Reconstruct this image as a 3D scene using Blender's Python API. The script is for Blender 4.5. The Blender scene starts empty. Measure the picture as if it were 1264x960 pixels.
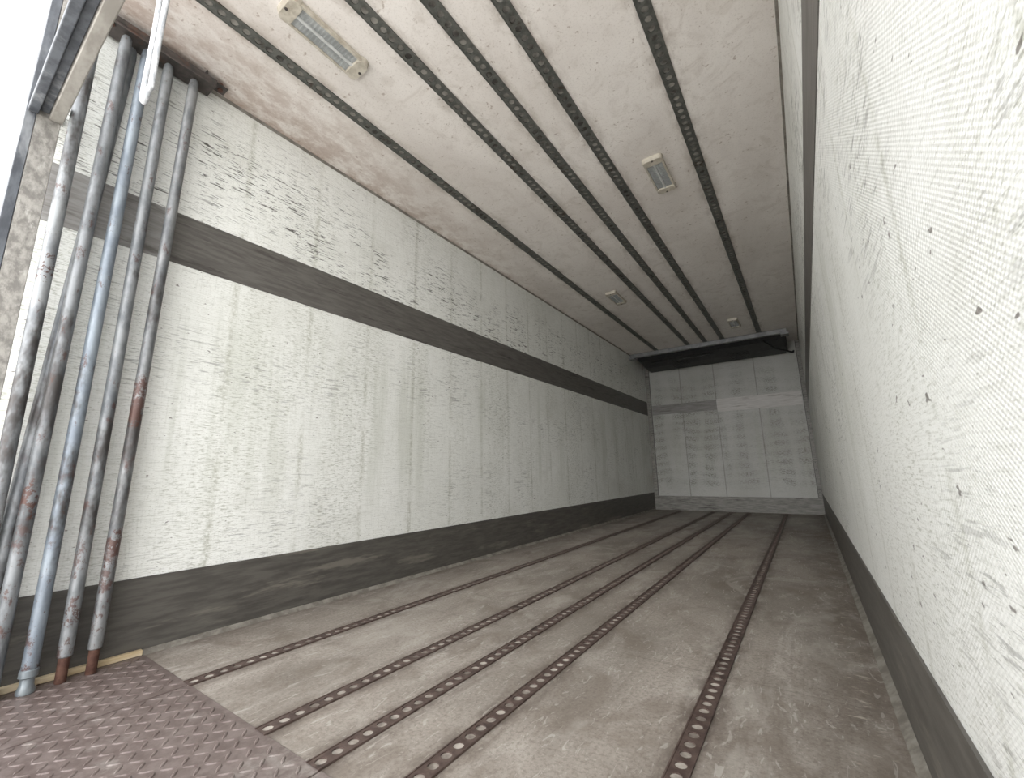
import bpy, bmesh, math, random
from mathutils import Vector, Matrix
random.seed(7)
W,H,L=2.46,2.671,7.87
YT=.69     # end of checker plate
YR=.10     # rear of body
TX=[.469,.978,1.236,1.482,1.978]
scene=bpy.context.scene
scene.view_settings.view_transform='Standard'
scene.view_settings.look='None'
scene.view_settings.exposure=0.06

# ---------------------------------------------------------------- materials
class NB:
    def __init__(s,name):
        s.m=bpy.data.materials.new(name); s.m.use_nodes=True
        s.nt=s.m.node_tree; s.n=s.nt.nodes; s.l=s.nt.links
        s.b=s.n['Principled BSDF']
        s.tc=s.n.new('ShaderNodeTexCoord')
    def _set(s,sock,v):
        if isinstance(v,bpy.types.NodeSocket): s.l.new(v,sock)
        elif isinstance(v,(tuple,list)) and len(v)==3 and sock.type=='RGBA': sock.default_value=(*v,1)
        else: sock.default_value=v
    def noise(s,vec=(1,1,1),scale=1.,detail=3.,rough=.55,off=(0,0,0),dist=0.):
        mp=s.n.new('ShaderNodeMapping'); mp.inputs['Scale'].default_value=vec; mp.inputs['Location'].default_value=off
        s.l.new(s.tc.outputs['Object'],mp.inputs['Vector'])
        t=s.n.new('ShaderNodeTexNoise'); t.inputs['Scale'].default_value=scale; t.inputs['Detail'].default_value=detail
        t.inputs['Roughness'].default_value=rough; t.inputs['Distortion'].default_value=dist
        s.l.new(mp.outputs[0],t.inputs['Vector']); return t.outputs['Fac']
    def axis(s,i):
        if not hasattr(s,'sx'):
            s.sx=s.n.new('ShaderNodeSeparateXYZ'); s.l.new(s.tc.outputs['Object'],s.sx.inputs[0])
        return s.sx.outputs[i]
    def math(s,op,a,b=0.,c=0.):
        t=s.n.new('ShaderNodeMath'); t.operation=op
        s._set(t.inputs[0],a); s._set(t.inputs[1],b)
        if len(t.inputs)>2: s._set(t.inputs[2],c)
        return t.outputs[0]
    def rng(s,v,a,b,c=0.,d=1.,smooth=True):
        t=s.n.new('ShaderNodeMapRange'); t.clamp=True
        if smooth: t.interpolation_type='SMOOTHSTEP'
        s._set(t.inputs['Value'],v)
        for k,x in zip(('From Min','From Max','To Min','To Max'),(a,b,c,d)): t.inputs[k].default_value=x
        return t.outputs['Result']
    def mix(s,f,a,b,mode='MIX'):
        t=s.n.new('ShaderNodeMix'); t.data_type='RGBA'; t.blend_type=mode
        s._set(t.inputs[0],f); s._set(t.inputs[6],a); s._set(t.inputs[7],b); return t.outputs[2]
    def mul(s,*a):
        r=a[0]
        for x in a[1:]: r=s.math('MULTIPLY',r,x)
        return r
    def bump(s,h,strength=.3,dist=.002):
        t=s.n.new('ShaderNodeBump'); t.inputs['Strength'].default_value=strength; t.inputs['Distance'].default_value=dist
        s.l.new(h,t.inputs['Height']); s.l.new(t.outputs[0],s.b.inputs['Normal'])
    def fin(s,col,rough=.6,metal=0.,spec=.5):
        s._set(s.b.inputs['Base Color'],col); s._set(s.b.inputs['Roughness'],rough); s._set(s.b.inputs['Metallic'],metal)
        s.b.inputs['Specular IOR Level'].default_value=spec
        return s.m

def wall_mat(name,seed,ax,weave,tone=1.0,dirt=1.0,rows=False,scuff=1.0):
    """white GRP sheet; ax = index of the horizontal axis along the wall"""
    n=NB(name)
    def v(h,z):
        r=[1,1,z]; r[ax]=h; return tuple(r)
    o=(seed*3.1,seed*5.7,seed*1.9)
    z=n.axis(2); y=n.axis(ax)
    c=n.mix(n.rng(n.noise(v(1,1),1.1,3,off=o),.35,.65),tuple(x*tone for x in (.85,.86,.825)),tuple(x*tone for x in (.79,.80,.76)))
    s1=n.noise(v(9,260),1,3,.65,off=o); c=n.mix(n.rng(s1,.47,.74,0,.50*dirt),c,(.46,.465,.41))
    s2=n.noise(v(150,9),1,2,.6,off=o); c=n.mix(n.rng(s2,.52,.76,0,.25*dirt),c,(.46,.465,.41))
    # dirt caught in the weave: small horizontal flecks gathered in vertical swathes
    sw=n.rng(n.noise(v(3.2,.5),1,3,.6,off=o),.42,.60,.14,1.)
    fl=n.rng(n.noise(v(30,170),1,4,.7,off=o),.50,.66)
    c=n.mix(n.mul(sw,fl,n.rng(z,1.95,1.5,.65,1.),.72*dirt),c,(.30,.305,.235))
    fl2=n.rng(n.noise(v(90,260),1,2,.6,off=o),.58,.70); c=n.mix(n.mul(fl2,.45*dirt),c,(.27,.26,.20))
    c=n.mix(n.mul(n.rng(n.noise(v(1.1,1.6),1,5,.65,off=(seed+2,5,5)),.50,.74),.34*dirt),c,(.47,.47,.41))
    gc=n.mul(n.rng(n.noise(v(4.2,.30),1,4,.7,off=(seed+6,2,2)),.50,.64),n.rng(z,1.7,1.3),n.rng(z,.3,.8))
    c=n.mix(n.mul(gc,.26*dirt),c,(.38,.40,.31))
    if not rows:
        ph=n.math('FRACT',n.math('DIVIDE',n.math('ADD',y,.13*seed),.405))
        ln=n.rng(n.math('ABSOLUTE',n.math('SUBTRACT',ph,.5)),.06,.0)
        ln=n.mul(ln,n.rng(n.noise(v(3,3),1,4,.75,off=(seed,9,9)),.36,.58),n.rng(n.noise(v(60,60),1,3,.7,off=o),.34,.6))
        c=n.mix(n.mul(ln,.58*dirt),c,(.35,.355,.275))
    # black scuffs : short horizontal strokes
    s_a=n.rng(n.noise(v(6.5,66),1,3,.62,off=(seed+4,1,2)),.592,.65)
    s_b=n.rng(n.noise(v(14,160),1,3,.62,off=(seed+1,6,2)),.575,.65)
    mk=n.rng(n.noise(v(1.3,1.9),1,2,off=(seed,7,3)),.45,.63)
    band=n.rng(n.math('ABSOLUTE',n.math('SUBTRACT',z,2.15)),.38,.08)
    pat=n.rng(n.noise(v(2.2,1.4),1,3,.6,off=(seed,1,1)),.39,.56)
    mk2=n.math('ADD',n.mul(mk,.42),n.mul(band,pat,n.rng(y,5.5,3.8,.55,1.) if not rows else .1))
    sc=n.mul(n.math('MAXIMUM',s_a,s_b),mk2); c=n.mix(n.math('MINIMUM',n.mul(sc,1.05*scuff),.92),c,(.055,.05,.042))
    ni=n.rng(n.noise(v(26,60),1,2,.5,off=(seed+9,3,2)),.705,.745); c=n.mix(n.mul(ni,.75*min(scuff,1)),c,(.08,.06,.05))
    if rows:
        r=n.rng(n.noise(v(34,80),1,5,.85,off=o),.42,.62)
        col=n.rng(n.math('SINE',n.math('MULTIPLY',n.math('ADD',y,n.mul(n.noise(v(3,.5),1,2),.9)),2*math.pi/.47)),-.9,.7,.25,1.)
        rw=n.rng(n.math('SINE',n.math('MULTIPLY',n.math('ADD',z,n.mul(n.noise(v(1.4,1.8),1,2),.35)),2*math.pi/.15)),-.9,.7,.4,1.)
        r=n.mul(r,col,rw,n.mul(n.rng(z,.3,.45),n.rng(z,2.5,1.9,.2,1.)))
        c=n.mix(n.mul(r,.95),c,(.10,.09,.065))
        c=n.mix(n.rng(n.noise(v(1.5,1.5),1,3,off=o),.35,.7,.1,.40),c,(.29,.28,.245))
        for sx in (.62,1.18,1.80):
            c=n.mix(n.mul(n.rng(n.math('ABSOLUTE',n.math('SUBTRACT',y,sx)),.012,.004),.5),c,(.14,.13,.11))
    k=2*math.pi/.0075
    jit=n.mul(n.noise((1,1,1),10,2,off=o),2.5)
    wv=n.mul(n.math('SINE',n.math('ADD',n.math('MULTIPLY',y,k*.7),jit)),n.math('SINE',n.math('MULTIPLY',z,k)))
    wv=n.mul(wv,n.rng(n.noise((1,1,1),5,3,.6,off=o),.3,.65,.4,1.))
    hgt=n.math('ADD',n.mul(wv,weave),n.mul(s1,.5))
    hgt=n.math('ADD',hgt,n.mul(n.noise((1,1,1),9,3,off=o),2.0))
    c=n.mix(n.rng(wv,.4,.95,0,.20*weave),c,(.41,.40,.35))
    n.bump(hgt,.35,.0012)
    return n.fin(c,.42,0,.4)

def ceiling_mat():
    n=NB('ceiling_grp')
    c=n.mix(n.rng(n.noise((1,.6,1),1.4,4,.6,dist=.6),.35,.68),(.83,.79,.745),(.71,.665,.62))
    c=n.mix(n.rng(n.noise((2,2,1),3,5,.7,dist=1.5),.48,.72,0,.42),c,(.52,.465,.405))
    sp=n.rng(n.noise((1,1,1),38,3,.6),.63,.73,0,.6); c=n.mix(sp,c,(.28,.20,.14))
    c=n.mix(n.rng(n.noise((1,1,1),110,3,.7),.5,.75,0,.32),c,(.36,.31,.26))
    x=n.axis(0);y=n.axis(1)
    g=None
    for t in TX:
        q=n.rng(n.math('ABSOLUTE',n.math('SUBTRACT',x,t)),.10,.03); g=q if g is None else n.math('MAXIMUM',g,q)
    c=n.mix(n.mul(g,n.rng(n.noise((6,2.5,1),2,4,.7),.40,.64),.50),c,(.32,.27,.22))
    d=n.math('ADD',x,n.mul(y,.13))
    ru=n.mul(n.rng(d,.85,.05),n.rng(n.noise((3,1.5,1),4,5,.75),.36,.64)); c=n.mix(n.mul(ru,.62),c,(.29,.175,.115))
    d=n.rng(x,.05,.0); c=n.mix(n.mul(d,n.rng(n.noise((3,3,1),3,4,.7),.4,.6),.6),c,(.27,.15,.09))
    n.bump(n.noise((1,1,1),60,3),.15,.002)
    return n.fin(c,.5,0,.35)

def floor_mat():
    n=NB('floor_resin')
    x=n.axis(0);y=n.axis(1)
    c=n.mix(n.rng(n.noise((1,.5,1),1.6,4,.6,dist=.8),.33,.68),(.345,.308,.27),(.225,.198,.17))
    c=n.mix(n.rng(n.noise((2.5,.7,1),2.2,5,.7,off=(4,1,0),dist=1.2),.5,.70,0,.65),c,(.44,.405,.365))
    c=n.mix(n.rng(n.noise((26,1.5,1),1.5,4,.7,off=(1,9,0)),.54,.74,0,.38),c,(.145,.12,.10))
    c=n.mix(n.rng(n.noise((1,1,1),85,4,.75),.44,.66,0,.5),c,(.125,.103,.085))
    c=n.mix(n.rng(n.noise((1,1,1),110,3,.7,off=(7,7,7)),.55,.72,0,.4),c,(.53,.495,.45))
    c=n.mix(n.rng(n.noise((1,.7,1),5,5,.65,off=(8,1,0),dist=.8),.47,.68,0,.55),c,(.155,.125,.10))
    c=n.mix(n.rng(n.noise((1,.7,1),2.6,5,.6,off=(3,7,0),dist=1.5),.55,.67,0,.34),c,(.48,.45,.405))
    g=None
    for t in TX:
        q=n.rng(n.math('ABSOLUTE',n.math('SUBTRACT',x,t)),.09,.028); g=q if g is None else n.math('MAXIMUM',g,q)
    c=n.mix(n.mul(g,n.rng(n.noise((8,3,1),2,4,.7),.36,.62),.75),c,(.10,.078,.064))
    c=n.mix(n.mul(n.rng(x,2.15,2.42),n.rng(n.noise((4,2,1),3,4,.7),.33,.58),.60),c,(.115,.09,.068))
    c=n.mix(n.mul(n.rng(x,2.30,2.34),n.rng(x,2.42,2.38),n.rng(n.noise((4,12,1),3,4,.7),.56,.66),.5),c,(.55,.50,.42))
    c=n.mix(n.mul(n.rng(x,.14,.0),n.rng(n.noise((4,2,1),3,4,.7),.33,.58),.6),c,(.13,.10,.08))
    c=n.mix(n.mul(n.rng(y,1.6,.7),n.rng(n.noise((2,2,1),2.5,5,.75,off=(3,3,1)),.46,.66),.35),c,(.15,.12,.095))
    jt=n.math('ABSOLUTE',n.math('SUBTRACT',n.math('FRACT',n.math('DIVIDE',n.math('SUBTRACT',y,.95),1.53)),.5))
    c=n.mix(n.mul(n.rng(jt,.004,.001),.3),c,(.12,.10,.08))
    sc=n.rng(n.noise((5,1.2,1),7,2,.4,off=(2,2,0),dist=2.5),.645,.69,0,.30); c=n.mix(sc,c,(.60,.575,.53))
    n.bump(n.noise((1,1,1),160,4,.7),.3,.002)
    return n.fin(c,n.rng(n.noise((1,.5,1),2,4),.3,.7,.42,.64),0,.35)

def plain(name,a,b,scale=20,rough=.6,metal=0.,vec=(1,1,1),c3=None,bump=.2,lo=.35,hi=.65,t3=(.55,.7),rust=None):
    n=NB(name)
    c=n.mix(n.rng(n.noise(vec,scale,4,.65),lo,hi),a,b)
    if c3: c=n.mix(n.rng(n.noise(vec,scale*.35,5,.7,off=(3,8,5)),*t3),c,c3)
    if rust:
        z=n.axis(2); f=None
        for (z0,z1) in rust:
            zc=(z0+z1)/2; hw=(z1-z0)/2
            q=n.rng(n.math('ABSOLUTE',n.math('SUBTRACT',n.math('ADD',z,n.mul(n.math('SUBTRACT',n.noise((1,1,1),22,4,.8,off=(zc,1,1)),.5),.35)),zc)),hw*1.15,hw*.8)
            f=q if f is None else n.math('MAXIMUM',f,q)
        low=n.mul(n.rng(z,1.1,.2),n.rng(n.noise((1,1,.6),17,5,.8,off=(9,6,1)),.53,.60),.9)
        f=n.math('MAXIMUM',n.mul(f,n.rng(n.noise((1,1,1),26,4,.8,off=(2,6,6)),.34,.5)),n.rng(n.noise((1,1,.5),22,5,.8,off=(6,6,6)),.58,.66,0,.8))
        f=n.math('MAXIMUM',f,low)
        c=n.mix(n.mul(f,.9),c,(.082,.038,.029))
    if bump: n.bump(n.noise(vec,scale*3,3),bump,.002)
    return n.fin(c,rough,metal)

M={}
M['wl']=wall_mat('wall_grp_left',1.,1,.35)
M['wr']=wall_mat('wall_grp_right',5.,1,1.0,.97,.85,scuff=1.0)
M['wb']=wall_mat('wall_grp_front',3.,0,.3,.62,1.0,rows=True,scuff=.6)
M['ceil']=ceiling_mat(); M['floor']=floor_mat()
M['kick']=plain('kick_plate_grey',(.066,.061,.054),(.105,.098,.086),5,.45,0,(1,1,8),(.16,.147,.125),.2)
M['stripe']=plain('rub_rail_grey',(.088,.082,.074),(.13,.122,.111),6,.42,0,(1,1,10),(.05,.045,.04),.2)
M['stripe_l']=plain('rub_rail_pale',(.53,.515,.49),(.62,.605,.58),6,.5,0,(1,1,10),(.25,.23,.20),.2)
M['stripe_m']=plain('rub_rail_mid',(.20,.19,.18),(.28,.275,.26),6,.5,0,(1,1,10),(.12,.11,.10),.2)
M['kick_b']=plain('kick_plate_scuffed',(.16,.155,.14),(.28,.27,.245),7,.5,0,(1,1,9),(.06,.05,.045),.2)
M['seal']=plain('sealant',(.26,.245,.21),(.14,.125,.105),14,.6)
M['trackf']=plain('floor_track_steel',(.070,.046,.039),(.115,.081,.069),30,.55,.2,(1,1,1),(.045,.03,.025))
M['trackc']=plain('ceiling_track_steel',(.085,.088,.079),(.14,.141,.127),30,.45,.3,(1,1,1),(.058,.042,.03))
M['holef']=plain('track_hole_dust',(.46,.42,.37),(.15,.125,.105),9,.8,0,bump=0)
M['holec']=plain('track_hole_paint',(.30,.285,.255),(.04,.035,.03),7,.8,0,bump=0)
M['galv']=plain('galvanised_tube',(.20,.23,.25),(.36,.39,.40),14,.38,.4,(1,1,.35),(.11,.12,.125),.25)
def tube(name,a,b,rust): return plain(name,a,b,16,.45,.3,(1,1,.45),(.06,.056,.054),.3,t3=(.48,.64),rust=rust)
M['t0']=tube('tube_a',(.17,.18,.19),(.30,.315,.32),((1.45,1.47),))
M['t1']=tube('tube_b',(.11,.118,.125),(.22,.232,.24),((.60,.66),))
M['t2']=tube('tube_c',(.18,.21,.245),(.27,.31,.345),((.05,.07),))
M['t3']=tube('tube_d',(.12,.13,.14),(.24,.252,.258),((.2,.22),))
M['t4']=tube('tube_e',(.115,.122,.13),(.24,.248,.25),((.90,1.12),(.40,.47)))
M['rust']=plain('rusty_steel',(.075,.032,.022),(.13,.065,.045),40,.75,.15)
M['checker']=plain('checker_plate_painted',(.122,.091,.082),(.185,.148,.136),22,.45,.1,(1,1,1),(.26,.23,.21),.3)
M['wood']=plain('timber_strip',(.50,.38,.22),(.62,.52,.36),10,.7,0,(1,.4,4),(.2,.13,.07))
M['post']=plain('weathered_post',(.33,.315,.285),(.17,.16,.145),40,.6,.0,(1,1,.6),(.47,.455,.42),.5)
M['postd']=plain('dark_post_rubber',(.045,.05,.06),(.10,.11,.125),16,.5,0,(1,1,.4),(.22,.23,.24))
M['beam']=plain('header_rail',(.42,.40,.36),(.28,.26,.23),14,.45,.3,(.4,1,1),(.15,.12,.10))
M['black']=plain('black_plastic',(.012,.012,.013),(.03,.03,.03),20,.5)
M['blackm']=plain('dark_angle_iron',(.05,.045,.042),(.09,.075,.068),30,.5,.2,c3=(.12,.06,.04))
M['alu']=plain('aluminium_bar',(.30,.305,.31),(.20,.205,.21),10,.35,.4)
M['lamp_frame']=plain('lamp_housing',(.56,.52,.44),(.42,.38,.31),30,.45,0,(1,1,1),(.25,.17,.10),t3=(.6,.75))
M['lamp_lens']=plain('lamp_lens_frosted',(.44,.455,.45),(.30,.315,.31),16,.25,0,(1,.4,1),bump=.1)
M['lamp_tube']=plain('lamp_tube_unlit',(.58,.59,.58),(.46,.47,.46),16,.3,0,bump=0)
M['rope']=plain('rope_white',(.70,.71,.72),(.40,.42,.44),90,.8,0,(1,1,.6),bump=.6)
M['ground']=plain('yard_concrete',(.81,.79,.76),(.73,.71,.68),1.5,.9,0,bump=.2)

# ---------------------------------------------------------------- geometry helpers
def link(o): scene.collection.objects.link(o); return o
def mesh_obj(name,verts,faces,mats,fm=None,smooth=False,parent=None):
    me=bpy.data.meshes.new(name); me.from_pydata(verts,[],faces)
    for m in (mats if isinstance(mats,(list,tuple)) else [mats]): me.materials.append(m)
    if fm:
        for p,i in zip(me.polygons,fm): p.material_index=i
    if smooth:
        for p in me.polygons: p.use_smooth=True
    me.validate(); me.update()
    o=link(bpy.data.objects.new(name,me))
    if parent: o.parent=parent
    return o
class G:
    def __init__(s): s.v=[];s.f=[];s.m=[]
    def add(s,vs,fs,mi=0):
        b=len(s.v); s.v+=[tuple(v) for v in vs]; s.f+=[tuple(i+b for i in f) for f in fs]; s.m+=[mi]*len(fs)
    def box(s,a,b,mi=0,bev=0.):
        x0,y0,z0=a;x1,y1,z1=b
        if bev<=0:
            s.add([(x0,y0,z0),(x1,y0,z0),(x1,y1,z0),(x0,y1,z0),(x0,y0,z1),(x1,y0,z1),(x1,y1,z1),(x0,y1,z1)],
              [(0,3,2,1),(4,5,6,7),(0,1,5,4),(1,2,6,5),(2,3,7,6),(3,0,4,7)],mi); return
        bm=bmesh.new(); bmesh.ops.create_cube(bm,size=1)
        for v in bm.verts: v.co=Vector(((x0+x1)/2+v.co.x*(x1-x0),(y0+y1)/2+v.co.y*(y1-y0),(z0+z1)/2+v.co.z*(z1-z0)))
        bmesh.ops.bevel(bm,geom=bm.edges[:],offset=bev,segments=2,affect='EDGES',profile=.5)
        bm.verts.index_update(); s.add([v.co[:] for v in bm.verts],[[v.index for v in f.verts] for f in bm.faces],mi); bm.free()
    def tube(s,pts,radii,n=16,mi=0,cap=True):
        pts=[Vector(p) for p in pts]; k=len(pts)
        t0=(pts[1]-pts[0]).normalized(); up=Vector((1,0,0)) if abs(t0.x)<.9 else Vector((0,1,0))
        a=t0.cross(up).normalized()
        vs=[];fs=[]
        for i,p in enumerate(pts):
            t=(pts[min(i+1,k-1)]-pts[max(i-1,0)]); t=t.normalized() if t.length>1e-9 else t0
            a=(a-t*a.dot(t)).normalized(); b=t.cross(a)
            r=radii[i] if isinstance(radii,(list,tuple)) else radii
            for j in range(n):
                q=2*math.pi*j/n; vs.append(p+a*math.cos(q)*r+b*math.sin(q)*r)
        for i in range(k-1):
            for j in range(n):
                j2=(j+1)%n; fs.append((i*n+j,i*n+j2,(i+1)*n+j2,(i+1)*n+j))
        if cap: fs.append(tuple(range(n-1,-1,-1))); fs.append(tuple((k-1)*n+j for j in range(n)))
        s.add(vs,fs,mi)
    def obj(s,name,mats,smooth=False,parent=None):
        o=mesh_obj(name,s.v,s.f,mats,s.m,smooth,parent)
        if smooth:
            bm=bmesh.new(); bm.from_mesh(o.data)
            for e in bm.edges:
                if len(e.link_faces)==2 and e.calc_face_angle(0)>.7: e.smooth=False
            bm.to_mesh(o.data); bm.free()
        return o
def boxobj(name,a,b,m,bev=0.,parent=None):
    g=G(); g.box(a,b,0,bev); return g.obj(name,m,parent=parent)
def empty(name):
    e=bpy.data.objects.new(name,None); e.empty_display_size=.1; return link(e)

# ---------------------------------------------------------------- shell
T=.08
boxobj('floor',(-T,YT,-.1),(W+T,L+T,0),M['floor'])
boxobj('wall_left',(-T,.19,-.1),(0,L+T,H+T),M['wl'])
boxobj('wall_right',(W,.19,-.1),(W+T,L+T,H+T),M['wr'])
boxobj('wall_front',(0,L,0),(W,L+T,H),M['wb'])
boxobj('ceiling',(0,YR+.09,H),(W,L,H+T),M['ceil'])
e=.003
zk,za,zb=.2975,1.93,1.68
g=G(); g.box((0,.555,zb),(e,L,za),0); g.box((0,.19,zb),(e*.8,.553,za),1); g.obj('trim_1',[M['stripe'],M['stripe_m']])
boxobj('trim_2',(W-e,.19,zb),(W,L,za),M['stripe'])
g=G(); g.box((.09,L-e,zb),(1.18,L,za-.08),0); g.box((1.18,L-e*1.5,zb-.04),(W-.07,L,za-.07),1); g.obj('trim_3',[M['stripe_m'],M['stripe_l']])
boxobj('baseboard_left',(0,.19,.0),(.006,L,zk),M['kick'])
boxobj('baseboard_right',(W-.006,.19,0),(W,L,zk),M['kick'])
boxobj('baseboard_front',(.006,L-.006,0),(W-.006,L,.24),M['kick_b'])
g=G()
for s,x in ((1,.006),(-1,W-.006)):
    g.add([(x,YT,0.0005),(x+s*.022,YT,.0005),(x,YT,.018),(x,L,.0005),(x+s*.022,L,.0005),(x,L,.018)],[(0,1,2),(5,4,3),(1,4,5,2),(0,3,4,1),(0,2,5,3)])
g.obj('trim_4',M['seal'])
g=G()
for s,x in ((1,0),(-1,W)):
    g.add([(x,.25,H),(x+s*.012,.25,H),(x,.25,H-.012),(x,L,H),(x+s*.012,L,H),(x,L,H-.012)],[(0,1,2),(5,4,3),(1,4,5,2),(0,3,4,1),(0,2,5,3)])
g.obj('trim_5',M['seal'])
g=G()
for x0,x1 in ((0.003,.085),(W-.06,W-.003)):
    g.box((x0,L-.009,.24),(x1,L-.0005,H),0)
    g.box((x0+(.07 if x0<1 else 0),L-.013,.24),(x0+(.08 if x0<1 else .01),L-.008,H),1)
    z=.32
    while z<2.5:
        g.tube([((x0+x1)/2,L-.013,z),((x0+x1)/2,L-.008,z)],.008,8,1); z+=.11
g.obj('trim_6',[M['kick_b'],M['stripe']])

# ---------------------------------------------------------------- perforated load tracks
def track(name,x,y0,y1,z,d,w,pitch,r,mats,th=.004):
    """d=+1 faces up, -1 faces down"""
    g=G(); n=16; hw=w/2; nc=int(round((y1-y0)/pitch)); p=(y1-y0)/nc
    zt=z+d*th; zb=z+d*.0006
    def sq(a):
        c,s_=math.cos(a),math.sin(a); m=max(abs(c),abs(s_)); return c/m,s_/m
    for i in range(nc):
        cy=y0+(i+.5)*p; vs=[]
        for k in range(n):
            c,s_=sq(2*math.pi*k/n); vs.append((x+c*hw,cy+s_*p/2,zt))
        for zz in (zt,zb):
            for k in range(n):
                a=2*math.pi*k/n; vs.append((x+math.cos(a)*r,cy+math.sin(a)*r,zz))
        fs=[]
        for k in range(n):
            k2=(k+1)%n
            q=(k,k2,n+k2,n+k); q2=(n+k,n+k2,2*n+k2,2*n+k)
            fs.append(q if d>0 else q[::-1]); fs.append(q2 if d>0 else q2[::-1])
        g.add(vs,fs,0)
    for s in (-1,1):
        a=x+s*hw; b=x+s*(hw+.004); g.box((min(a,b),y0,min(z,z+d*(th+.0015))),(max(a,b),y1,max(z,z+d*(th+.0015))),0)
    g.add([(x-hw,y0,zb),(x+hw,y0,zb),(x+hw,y1,zb),(x-hw,y1,zb)],[(0,1,2,3)],1)
    return g.obj(name,mats)
for i,x in enumerate(TX):
    track('floor_load_track' if i==0 else 'floor_load_track.%03d'%i,x,YT,L-.15,0,1,.046,.046,.0145,[M['trackf'],M['holef']])
for i,x in enumerate(TX):
    track('ceiling_load_track' if i==0 else 'ceiling_load_track.%03d'%i,x,.25,7.05,H,-1,.056,.050,.0160,[M['trackc'],M['holec']],.006)

# ---------------------------------------------------------------- checker plate sill
g=G()
g.box((-T,YR,-.1),(W+T,YT,-.004),0)
for a,b in ((0.03,.478),(.484,1.26),(1.266,W-.01)): g.box((a,YR,-.004),(b,YT+.006,.002),0,.0015)
p=.034; nx=int(W/p); ny=int((YT-YR)/p)
for i in range(nx):
    for j in range(ny):
        cx=.045+(i+.5)*p; cy=YR+.005+(j+.5)*p
        if cx>W-.03 or cy>YT-.012 or abs(cx-.481)<.014 or abs(cx-1.263)<.014: continue
        a=math.pi/4*(1 if (i+j)%2 else -1)+.1; c,s_=math.cos(a),math.sin(a)
        l,wd,h=.0185,.0048,.0022
        prof=[(-l,0,0),(-l*.5,-wd,0),(l*.5,-wd,0),(l,0,0),(l*.5,wd,0),(-l*.5,wd,0),(-l*.6,0,h),(l*.6,0,h),(-l*.4,-wd*.4,h),(l*.4,-wd*.4,h),(l*.4,wd*.4,h),(-l*.4,wd*.4,h)]
        vs=[(cx+q[0]*c-q[1]*s_,cy+q[0]*s_+q[1]*c,.002+q[2]) for q in prof]
        g.add(vs,[(0,1,8,6),(1,2,9,8),(2,3,7,9),(3,4,10,7),(4,5,11,10),(5,0,6,11),(6,8,9,7,10,11)],0)
g.obj('checker_plate_sill',M['checker'])
boxobj('timber_strip',(.007,.2,.0025),(.030,YT-.0,.022),M['wood'],.002)

# ---------------------------------------------------------------- rear frame
for i,(s,x) in enumerate(((-1,0),(1,W))):
    g=G()
    a,b=sorted((x,x+s*T)); g.box((a,.125,-.1),(b,.189,H+T),0)
    a,b=sorted((x,x+s*(T+.01))); g.box((a,YR-.004,-.1),(b,.124,H+T),1,.002)
    g.obj('rear_door_post' if i==0 else 'rear_door_post.001',[M['post'],M['postd']])
g=G(); g.box((.002,YR,2.10),(W-.002,.128,2.135),1,.003); g.box((0.002,.129,2.122),(W-.002,.155,2.14),1,.002); g.box((0.002,.156,2.10),(W-.002,.195,2.14),0,.004)
g.obj('rear_crossbar',[M['beam'],M['postd']])
g=G(); cx,cy=1.125,.215; pts=[]; hw=.021; zb0=1.572
for i in range(13): pts.append((cx-hw-.004*math.sin(i*.6),cy,2.11-(2.11-zb0-.03)*i/12))
for i in range(1,8):
    a=math.pi*i/8; pts.append((cx-hw*math.cos(a),cy,zb0+.03-.03*math.sin(a)))
for i in range(12,-1,-1): pts.append((cx+hw+.005*math.sin(i*.5),cy+.004,2.11-(2.11-zb0-.03)*i/12))
g.tube(pts,.0062,10,0); g.tube([(cx-hw,cy-.02,2.12),(cx+hw,cy-.02,2.12),(cx+hw,cy,2.105)],.005,8,0)
g.obj('pull_rope',M['rope'],True)

# ---------------------------------------------------------------- decking poles
def pole(name,xb,yb,xt,yt,zt,mat,foot):
    e=empty(name)
    def P(z): t=z/zt; return (xb+(xt-xb)*t,yb+(yt-yb)*t,z)
    g=G()
    z0={'rod':.085,'collar':.07,'plain':.004}[foot]
    prof=[(z0,.0165),(z0+.004,.021),(.5,.021),(1.1,.021),(1.7,.021),(2.3,.021),(zt-.09,.021),(zt-.05,.0205),(zt-.01,.017),(zt,.012)]
    g.tube([P(z) for z,r in prof],[r for z,r in prof],20,0)
    g.obj('tube',mat,True,e)
    g=G()
    if foot=='rod':
        pr=[(.003,.014),(.006,.016),(.09,.016)]; g.tube([P(z) for z,r in pr],[r for z,r in pr],14,0); g.obj('spring_foot',M['rust'],True,e)
    elif foot=='collar':
        pr=[(.003,.022),(.012,.024),(.03,.018),(.05,.018),(.055,.024),(.075,.024),(.078,.021)]; g.tube([P(z) for z,r in pr],[r for z,r in pr],16,0); g.obj('spring_foot',M['galv'],True,e)
    return e
pole('load_bar',.075,.225,.075,.222,2.55,M['t0'],'plain')
pole('load_bar.001',.085,.29,.085,.315,2.60,M['t1'],'plain')
pole('load_bar.002',.085,.370,.08,.388,2.60,M['t2'],'collar')
pole('load_bar.003',.08,.452,.075,.468,2.60,M['t3'],'rod')
pole('load_bar.004',.075,.53,.08,.568,2.60,M['t4'],'rod')
pole('load_bar.005',.055,.245,.035,.345,2.60,M['t3'],'plain')
g=G(); g.box((.012,.2,2.612),(.125,.645,2.617),0,.001); g.box((.121,.2,2.60),(.125,.645,2.64),0,.001); g.box((.012,.2,2.617),(.018,.64,H),0)
g.box((.05,.60,2.617),(.115,.606,H),0); g.box((.05,.645,2.640),(.11,.70,2.645),0,.001)
g.tube([(.08,.675,2.632),(.08,.675,H)],.012,6,1); g.tube([(.095,.26,2.605),(.095,.26,2.613)],.012,6,1)
g.obj('pole_storage_bracket',[M['blackm'],M['rust']])

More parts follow.
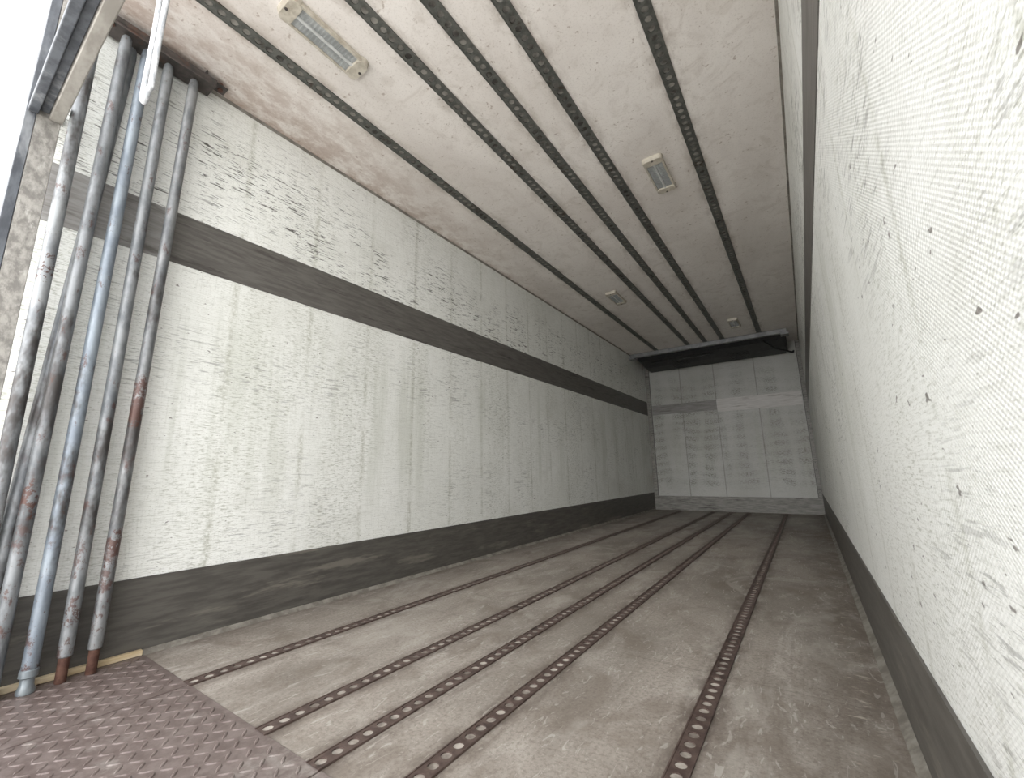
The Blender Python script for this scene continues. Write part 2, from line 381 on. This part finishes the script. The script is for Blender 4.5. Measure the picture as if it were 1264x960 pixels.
# ---------------------------------------------------------------- ceiling lamps
def lamp(name,cx,cy):
    e=empty(name); g=G(); l,w=.40,.135
    def rr(x0,x1,y0,y1,r,z0,z1,ins,mi):
        pts=[]
        for (qx,qy,a0) in ((x1-r,y1-r,0),(x0+r,y1-r,90),(x0+r,y0+r,180),(x1-r,y0+r,270)):
            for k in range(6):
                a=math.radians(a0+k*18); pts.append((qx,qy,a))
        n=len(pts)
        vs=[(qx+r*math.cos(a),qy+r*math.sin(a),z0) for qx,qy,a in pts]+[(qx+(r-ins)*math.cos(a),qy+(r-ins)*math.sin(a),z1) for qx,qy,a in pts]
        fs=[(k,(k+1)%n,n+(k+1)%n,n+k)[::-1] for k in range(n)]+[tuple(range(2*n-1,n-1,-1))]
        g.add(vs,fs,mi)
    x0,x1,y0,y1=cx-w/2,cx+w/2,cy-l/2,cy+l/2
    rr(x0,x1,y0,y0+.07,.03,H,H-.028,.008,0); rr(x0,x1,y1-.07,y1,.03,H,H-.028,.008,0)
    g.box((x0+.006,y0+.05,H-.024),(x0+.018,y1-.05,H),0,.002); g.box((x1-.018,y0+.05,H-.024),(x1-.006,y1-.05,H),0,.002)
    g.box((x0+.016,y0+.06,H-.018),(x1-.016,y1-.06,H-.001),1)
    for k in range(15):
        yy=y0+.08+k*.0172; g.box((x0+.020,yy,H-.0205),(x1-.020,yy+.006,H-.0175),1)
    g.tube([(cx,y0+.06,H-.019),(cx,y1-.06,H-.019)],.008,10,2)
    for yy in (y0+.018,y1-.018):
        g.tube([(cx,yy,H-.030),(cx,yy,H-.026)],.007,8,3)
    g.obj('housing',[M['lamp_frame'],M['lamp_lens'],M['lamp_tube'],M['blackm']],parent=e)
for i,(x,y) in enumerate(((.73,.85),(1.735,2.68),(.73,4.51),(1.735,6.33))): lamp('ceiling_lamp' if i==0 else 'ceiling_lamp.%03d'%i,x,y)

# ---------------------------------------------------------------- evaporator unit on the bulkhead
ev=empty('refrigeration_evaporator')
g=G()
g.box((.01,7.04,2.60),(2.32,7.11,2.665),0,.004)
g.box((.004,7.0,2.57),(.10,7.13,2.60),0,.002); g.box((2.24,7.0,2.57),(2.34,7.13,2.60),0,.002)
g.obj('front_guard_bar',M['alu'],parent=ev)
g=G()
sec=[(7.12,2.668),(7.12,2.61),(7.2,2.55),(7.5,2.49),(7.8,2.47),(7.865,2.50),(7.865,2.668)]
xs=[.10,.14,2.26,2.30]
vs=[];fs=[];ns=len(sec)
for i,x in enumerate(xs):
    for (y,z) in sec:
        q=1 if i in (1,2) else .75; vs.append((x,y,2.668-(2.668-z)*q))
for i in range(3):
    for k in range(ns):
        k2=(k+1)%ns; fs.append((i*ns+k,i*ns+k2,(i+1)*ns+k2,(i+1)*ns+k))
fs.append(tuple(range(ns-1,-1,-1))); fs.append(tuple(3*ns+k for k in range(ns)))
g.add(vs,fs,0)
for fx in (.75,1.65):
    for rr_ in (.06,.10,.14):
        g.tube([(fx+rr_*math.cos(a*math.pi/12),7.5+rr_*math.sin(a*math.pi/12),2.482-.04*(math.sin(a*math.pi/12))*rr_/.14) for a in range(25)],.004,6,0,False)
    for a in range(6): g.tube([(fx,7.5,2.482),(fx+.14*math.cos(a*math.pi/3),7.5+.14*math.sin(a*math.pi/3),2.482-.04*math.sin(a*math.pi/3))],.003,6,0)
g.tube([(2.0,7.15,2.56),(2.15,7.4,2.47),(2.3,7.6,2.45),(2.36,7.8,2.47),(2.37,7.84,2.5)],.014,10,0)
g.tube([(.3,7.3,2.53),(.8,7.25,2.50),(1.3,7.3,2.52)],.012,8,0)
g.obj('fan_housing',M['black'],parent=ev)

# ---------------------------------------------------------------- outside ground
boxobj('ground',(-40,-40,-1.25),(40,40,-1.2),M['ground'])

# ---------------------------------------------------------------- light
w=bpy.data.worlds.new('overcast_sky'); scene.world=w; w.use_nodes=True
bg=w.node_tree.nodes['Background']; bg.inputs[0].default_value=(.98,.985,1,1); bg.inputs[1].default_value=3.6
sun=bpy.data.lights.new('sun','SUN'); sun.energy=2.3; sun.angle=math.radians(50); sun.color=(1,.98,.95)
so=link(bpy.data.objects.new('sun',sun)); so.rotation_euler=Vector((-.10,1,-.14)).to_track_quat('-Z','Y').to_euler()

# ---------------------------------------------------------------- camera
cam=bpy.data.cameras.new('camera'); co=link(bpy.data.objects.new('camera',cam))
cam.sensor_width=36; cam.sensor_fit='HORIZONTAL'; cam.lens=36*520.63/1264; cam.clip_start=.01; cam.clip_end=200
co.matrix_world=Matrix.Translation((2.3114,0,.6918))@Matrix.Rotation(.5981,4,'Z')@Matrix.Rotation(math.pi/2+.1953,4,'X')@Matrix.Rotation(-.0185,4,'Z')
scene.camera=co
